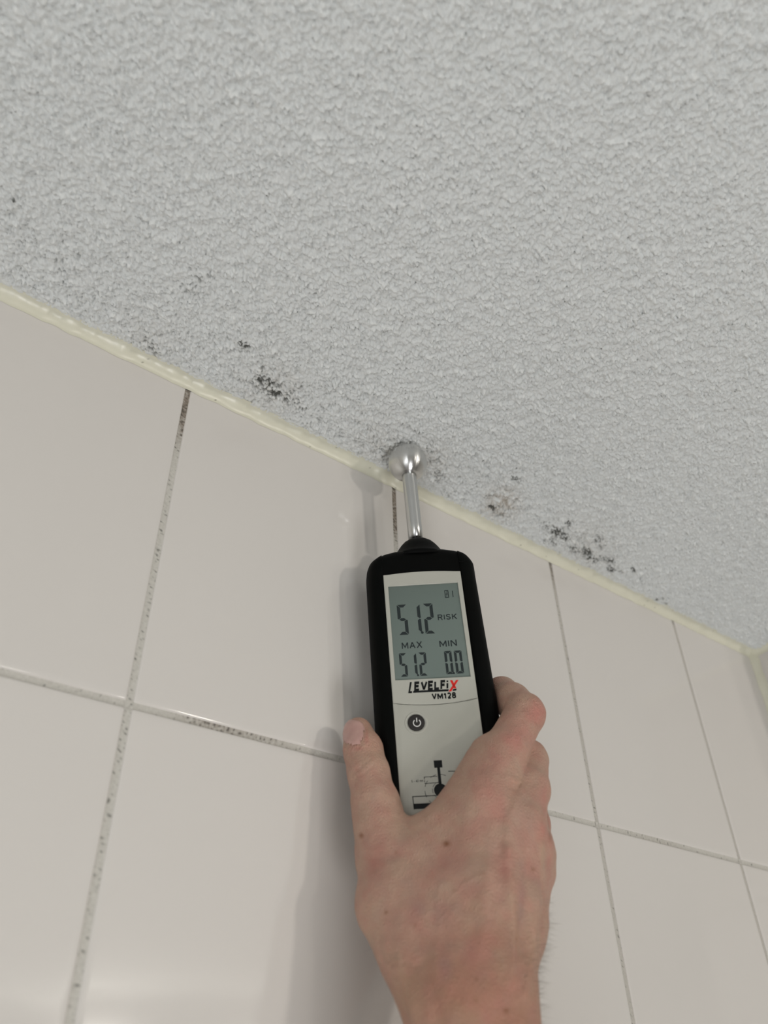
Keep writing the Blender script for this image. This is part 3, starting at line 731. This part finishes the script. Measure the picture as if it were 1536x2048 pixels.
# relax
E_ = np.concatenate([Q[:, [0, 1]], Q[:, [1, 2]], Q[:, [2, 3]], Q[:, [3, 0]]])
def relax(X_, n, f=0.5):
    deg = np.bincount(E_[:, 0], minlength=len(X_)) + np.bincount(E_[:, 1], minlength=len(X_))
    for _ in range(n):
        S_ = np.stack([np.bincount(E_[:, 0], X_[E_[:, 1], c_], len(X_)) + np.bincount(E_[:, 1], X_[E_[:, 0], c_], len(X_)) for c_ in range(3)], 1) / deg[:, None]
        X_ = X_ + f * (S_ - X_)
    return X_
def vnormals(X_):
    fn = np.cross(X_[Q[:, 2]] - X_[Q[:, 0]], X_[Q[:, 3]] - X_[Q[:, 1]]); N_ = np.zeros_like(X_)
    for k in range(4):
        for c_ in range(3): N_[:, c_] += np.bincount(Q[:, k], fn[:, c_], len(X_))
    return N_ / (np.linalg.norm(N_, axis=1)[:, None] + 1e-9)
HV = relax(HV, 4)
RT = np.stack([b_, a_, n_], 1)
toW = lambda X_: P + (X_ @ RT.T) * 1e-3
HN = vnormals(HV)
if np.mean(np.einsum('ij,ij->i', HN, HV - HV.mean(0))) < 0: Q = Q[:, ::-1].copy(); HN = -HN
WV = toW(HV); PUh, PVh = proj(WV); view = CAM - WV; view /= np.linalg.norm(view, axis=1)[:, None]
facing = np.clip(np.einsum('ij,ij->i', HN @ RT.T, view) * 3, 0, 1)
front = facing * (HV[:, 2] > -6)
def pdist(poly):
    d = np.full(len(HV), 1e9)
    for (x0, y0), (x1, y1) in zip(poly[:-1], poly[1:]):
        L2 = (x1 - x0) ** 2 + (y1 - y0) ** 2; t = np.clip(((PUh - x0) * (x1 - x0) + (PVh - y0) * (y1 - y0)) / L2, 0, 1)
        d = np.minimum(d, np.hypot(PUh - x0 - t * (x1 - x0), PVh - y0 - t * (y1 - y0)))
    return d
disp = np.zeros(len(HV))
for poly, w, dep in [
    ([(1048, 1545), (1020, 1640), (1010, 1720)], 13, .9), ([(1016, 1700), (1020, 1770), (1028, 1850), (1022, 1960)], 9, .9),
    ([(1082, 1690), (1076, 1790), (1064, 1900), (1050, 1990)], 8, 1.0), ([(1055, 1660), (1050, 1780), (1044, 1900)], 12, -.8),
    ([(985, 1650), (975, 1760), (962, 1900)], 12, .5), ([(1002, 1690), (996, 1800)], 14, -.5),
    ([(796, 1928), (815, 1975), (835, 2060)], 11, 1.0), ([(840, 1930), (870, 2000), (880, 2060)], 14, -.7),
    ([(785, 1930), (805, 1925), (830, 1935)], 3, -.4), ([(1018, 1556), (1032, 1566), (1044, 1585)], 11, .8),
    ([(1070, 1405), (1080, 1425), (1078, 1450)], 13, .5),
    ([(708, 1543), (725, 1528), (742, 1518)], 2.4, -.32), ([(706, 1560), (728, 1548), (748, 1530)], 2.6, -.42), ([(702, 1552), (716, 1541), (724, 1535)], 2.4, -.30),
    ([(712, 1568), (722, 1560)], 2.2, -.25), ([(730, 1552), (752, 1545), (766, 1540)], 2.4, -.22),
    ([(1060, 1408), (1072, 1422), (1082, 1438)], 2.2, -.28), ([(1066, 1402), (1078, 1416), (1086, 1430)], 2.2, -.25), ([(1044, 1408), (1056, 1422)], 2.2, -.22), ([(1070, 1440), (1078, 1452)], 2.2, -.22),
    ([(1020, 1545), (1032, 1552), (1042, 1560)], 2.2, -.25), ([(1014, 1560), (1028, 1570), (1040, 1576)], 2.2, -.25), ([(1018, 1575), (1032, 1584), (1042, 1590)], 2.2, -.22),
    ([(725, 1672), (735, 1690)], 3, -.3), ([(718, 1712), (735, 1716)], 3, -.35),
    ([(1088, 1600), (1082, 1640)], 4, -.3), ([(1080, 1760), (1088, 1800), (1082, 1860)], 5, -.5),
    ([(880, 1768), (872, 1800), (880, 1850), (872, 1900)], 4, .25), ([(905, 1790), (930, 1765), (960, 1750)], 4, .22), ([(845, 1870), (870, 1905), (872, 1960)], 4, .25),
]:
    disp += dep * np.exp(-(pdist(poly) / w) ** 2)
r3 = np.random.default_rng(5)
def n3(X_, wl, seed, K=40):
    r = np.random.default_rng(seed); k = r.standard_normal((K, 3)); k /= np.linalg.norm(k, axis=1)[:, None]; k *= 2 * math.pi / (wl * r.uniform(.7, 1.4, K))[:, None]
    ph = r.uniform(0, 6.28, K); return (np.cos(X_ @ k.T + ph)).sum(1) / math.sqrt(K / 2)
uu = (PUh - 707) * math.cos(.22) + (PVh - 1465) * math.sin(.22); vv = -(PUh - 707) * math.sin(.22) + (PVh - 1465) * math.cos(.22)
rr = (np.abs(uu / 22) ** 2.8 + np.abs(vv / 27) ** 2.8) ** (1 / 2.8)
disp = disp - (0.35 * np.exp(-((rr - 1.08) / 0.13) ** 2) + 0.25 * (rr < 1)) * (PVh < 1500)
disp = 1.0 * disp * front + 0.06 * n3(HV, 6, 1) + 0.16 * n3(HV, 16, 2) * (1 - np.exp(-((HV[:, 1] + 175) / 20) ** 2))
wy = (WV[:, 1] * 1e3); near = np.clip((-wy - 1.2) / 2, 0, 1)
inplate = (HV[:, 2] < ZP + 1.5) & (HV[:, 0] > np.polyval(lf, np.clip(HV[:, 1], -170, 0)) - 1.5) & (HV[:, 0] < np.polyval(rf, np.clip(HV[:, 1], -170, 0)) + 1.5) & (HV[:, 1] > BASE - 2)
HV = HV + HN * (disp * near * ~inplate)[:, None]
# skin colours: redness, freckles, darker rim round the thumbnail, paler ridges, browner wrist
def blobs(lst):
    o = np.zeros(len(HV))
    for (u, v, ru, rv, s) in lst: o = np.maximum(o, s * np.exp(-(((PUh - u) / ru) ** 2 + ((PVh - v) / rv) ** 2)))
    return o * np.clip(front * 2, 0, 1)
red = blobs([(686, 1500, 5, 12, .5), (712, 1497, 16, 5, .7), (733, 1470, 4, 22, .6), (1074, 1428, 26, 30, .75), (1038, 1475, 36, 42, .60), (1000, 1530, 30, 40, .40), (985, 1590, 34, 50, .50), (1090, 1655, 18, 40, .65), (1002, 1600, 12, 40, .55), (1078, 1500, 14, 30, .25), (1085, 1580, 20, 40, .4),
    (760, 1690, 30, 40, .40), (750, 1740, 25, 40, .45), (725, 1780, 15, 60, .2), (1010, 1740, 40, 60, .40), (880, 1740, 50, 60, .20), (1060, 1720, 16, 40, .5), (940, 1650, 50, 40, .2), (835, 1850, 60, 60, .25), (930, 1930, 60, 60, .35), (1000, 2010, 50, 50, .4),
    (706, 1500, 14, 14, .4), (742, 1560, 30, 30, .25), (1095, 1740, 10, 30, .3)])
red = 0.75 * red + 0.07 * n3(HV, 12, 21) + 0.04 * n3(HV, 5, 22) + 0.08
pale = 0.6 * blobs([(1034, 1572, 14, 26, .8), (1082, 1700, 7, 60, .6), (1022, 1800, 7, 60, .5), (745, 1500, 16, 30, .4), (735, 1850, 16, 50, .45), (812, 1975, 16, 50, .65), (885, 1640, 30, 20, .25), (1060, 1900, 10, 60, .4), (808, 1660, 40, 30, .2)])
viol = blobs([(838, 1818, 18, 16, .6), (880, 1830, 24, 26, .4), (1045, 1800, 9, 70, .55), (890, 1930, 14, 40, .4), (800, 1690, 20, 20, .3), (1070, 1770, 16, 30, .3), (870, 1900, 30, 14, .3), (1045, 1640, 20, 60, .3), (925, 1730, 40, 18, .2)])
viol = 0.7 * viol + 0.05 * n3(HV, 9, 23)
brown = 1.25 * blobs([(940, 1990, 170, 110, .6), (980, 1880, 90, 60, .4), (1020, 2040, 90, 60, .6), (885, 1990, 80, 60, .4), (950, 1830, 40, 60, .25)])
frk = blobs([(893, 1688, 7, 6, 1.0), (722, 1671, 4, 5, .8), (792, 1705, 3, 3, .5), (772, 1824, 3.2, 3.5, .8), (1066, 1739, 4, 4, .55), (1012, 2022, 6, 5, .8), (953, 1958, 3.5, 3.5, .5), (952, 2000, 5, 4, .4), (1032, 1878, 3, 3, .4), (1000, 1432, 2.5, 2.5, .5), (1100, 1670, 3, 14, .4), (715, 1457, 4, 5, .3), (831, 1850, 3, 4, .35), (1000, 1430, 2, 2, .3), (966, 1750, 3, 2, .3), (908, 1780, 3, 3, .3)])
m_skin, nt, b = mat('skin', (0.44, 0.27, 0.21), 0.48, 0, 0.35, Subsurface_Weight=0.12, Subsurface_Scale=0.004)
b.inputs['Subsurface Radius'].default_value = (1, 0.35, 0.2)
g1 = noise_node(nt, 140, 4, .6)
c = mixc(nt, g1.outputs[0], (0.450, 0.282, 0.208), (0.545, 0.358, 0.270))
c = mixc(nt, attr_node(nt, 'pale'), c, (0.56, 0.42, 0.28))
c = mixc(nt, attr_node(nt, 'tan'), c, (0.355, 0.178, 0.105))
c = mixc(nt, attr_node(nt, 'violet'), c, (0.30, 0.185, 0.18))
c = mixc(nt, attr_node(nt, 'red'), c, (0.50, 0.19, 0.16))
c = mixc(nt, attr_node(nt, 'freckle'), c, (0.22, 0.085, 0.035))
nt.links.new(c, b.inputs['Base Color'])
vo = node(nt, 'ShaderNodeTexVoronoi', feature='DISTANCE_TO_EDGE'); vo.inputs['Scale'].default_value = 1100
tcn = node(nt, 'ShaderNodeTexCoord'); n2 = noise_node(nt, 700, 3)
mp = node(nt, 'ShaderNodeMapping'); mp.inputs['Scale'].default_value = (1, .55, 1); nt.links.new(tcn.outputs['Object'], mp.inputs[0]); nt.links.new(mp.outputs[0], vo.inputs['Vector'])
ad = node(nt, 'ShaderNodeMath', operation='ADD'); mu = node(nt, 'ShaderNodeMath', operation='MULTIPLY'); mu.inputs[1].default_value = 2.0
nt.links.new(vo.outputs['Distance'], mu.inputs[0]); nt.links.new(mu.outputs[0], ad.inputs[0]); nt.links.new(n2.outputs[0], ad.inputs[1])
bump(nt, b, ad.outputs[0], 0.00028, 0.9)

O = np.array([w0[0] + 15, w0[1], w0[2]])
HL = (HV - O) * 1e-3
hand = mesh_np('person', HL, Q[:, [0, 1, 2, 3]], m_skin)
hand.matrix_world = Matrix([[b_[i], a_[i], n_[i], W3(*O)[i]] for i in range(3)] + [[0, 0, 0, 1]])
for nm, val in (('red', red), ('pale', pale), ('violet', viol), ('tan', brown), ('freckle', frk)): attr(hand, nm, np.clip(val, 0, 1))
hand['label'] = "person's bare right hand and wrist gripping the black meter in front of the tiles"
hand['category'] = 'person'

# thumbnail: a thin curved plate lying on the tip
m_nail, nt, b = mat('fingernail', (0.52, 0.30, 0.25), 0.30, 0, 0.5)
g1 = noise_node(nt, 300, 2); nt.links.new(mixc(nt, g1.outputs[0], (0.50, 0.28, 0.25), (0.60, 0.38, 0.33)), b.inputs['Base Color'])
HN2 = vnormals(HV); HN2 = HN2 if np.mean(np.einsum('ij,ij->i', HN2, HN)) > 0 else -HN2
sel = (rr < 1) & (facing > 0.02) & (PVh < 1500) & (HV[:, 2] > 4)
fs = Q[sel[Q].all(1)]
if len(fs):
    uq, inv = np.unique(fs, return_inverse=True); fs2 = inv.reshape(fs.shape)
    lift = 0.55 * (1 - np.clip(rr[uq], 0, 1) ** 8) + 0.04
    nv = (HV[uq] + HN2[uq] * lift[:, None] - O) * 1e-3
    nail = mesh_np('thumbnail', nv, fs2, m_nail, hand); nail['label'] = 'short pinkish thumbnail'
# fine hairs on the outer side of wrist and forearm
m_hair, nt, b = mat('body_hair', (0.16, 0.13, 0.10), 0.6)
r4 = np.random.default_rng(9)
dens_h = (HV[:, 1] < -246) * (HV[:, 1] > -400) * np.clip((HV[:, 0] - 14) / 12, 0.0, 1) * sstep(-HV[:, 1], 246, 285) * (HV[:, 2] > 5)
dens_h = dens_h + 0.06 * (HV[:, 1] < -262) * (HN2[:, 2] > 0) * (HV[:, 1] > -400)
pick = r4.choice(len(HV), 2100, p=dens_h / dens_h.sum())
V, F = [], []
for i in pick:
    p = HV[i].copy(); nn = HN2[i]; L = r4.uniform(2.2, 5.5) * (0.5 + 0.5 * float(sstep(-p[1], 246, 275)))
    side = np.array([nn[2] * 0.1 + r4.normal(0, .35), -r4.uniform(0.1, 1.0) + 0.7, r4.normal(0, .35)])
    d = nn * 0.55 + side * 0.8 + np.array([.35, 0, 0]); d /= np.linalg.norm(d); curl = r4.normal(0, .45, 3) + np.array([0, -.3, 0])
    base = len(V); e1 = np.cross(d, [0, 0, 1.0]); e1 /= np.linalg.norm(e1) + 1e-9; e2 = np.cross(d, e1)
    for k in range(5):
        t = k / 4; c_ = p - nn * .15 + d * L * t + curl * L * .4 * t * t; rad = 0.032 * (1 - .8 * t)
        for q in range(3): V.append((c_ + (e1 * math.cos(q * 2.094) + e2 * math.sin(q * 2.094)) * rad - O) * 1e-3)
    for k in range(4):
        for q in range(3): F.append((base + k * 3 + q, base + k * 3 + (q + 1) % 3, base + k * 3 + 3 + (q + 1) % 3, base + k * 3 + 3 + q))
hair = mesh_np('arm_hair', V, np.array(F), m_hair, hand); hair['kind'] = 'stuff'; hair['label'] = 'short dark hairs along the wrist'
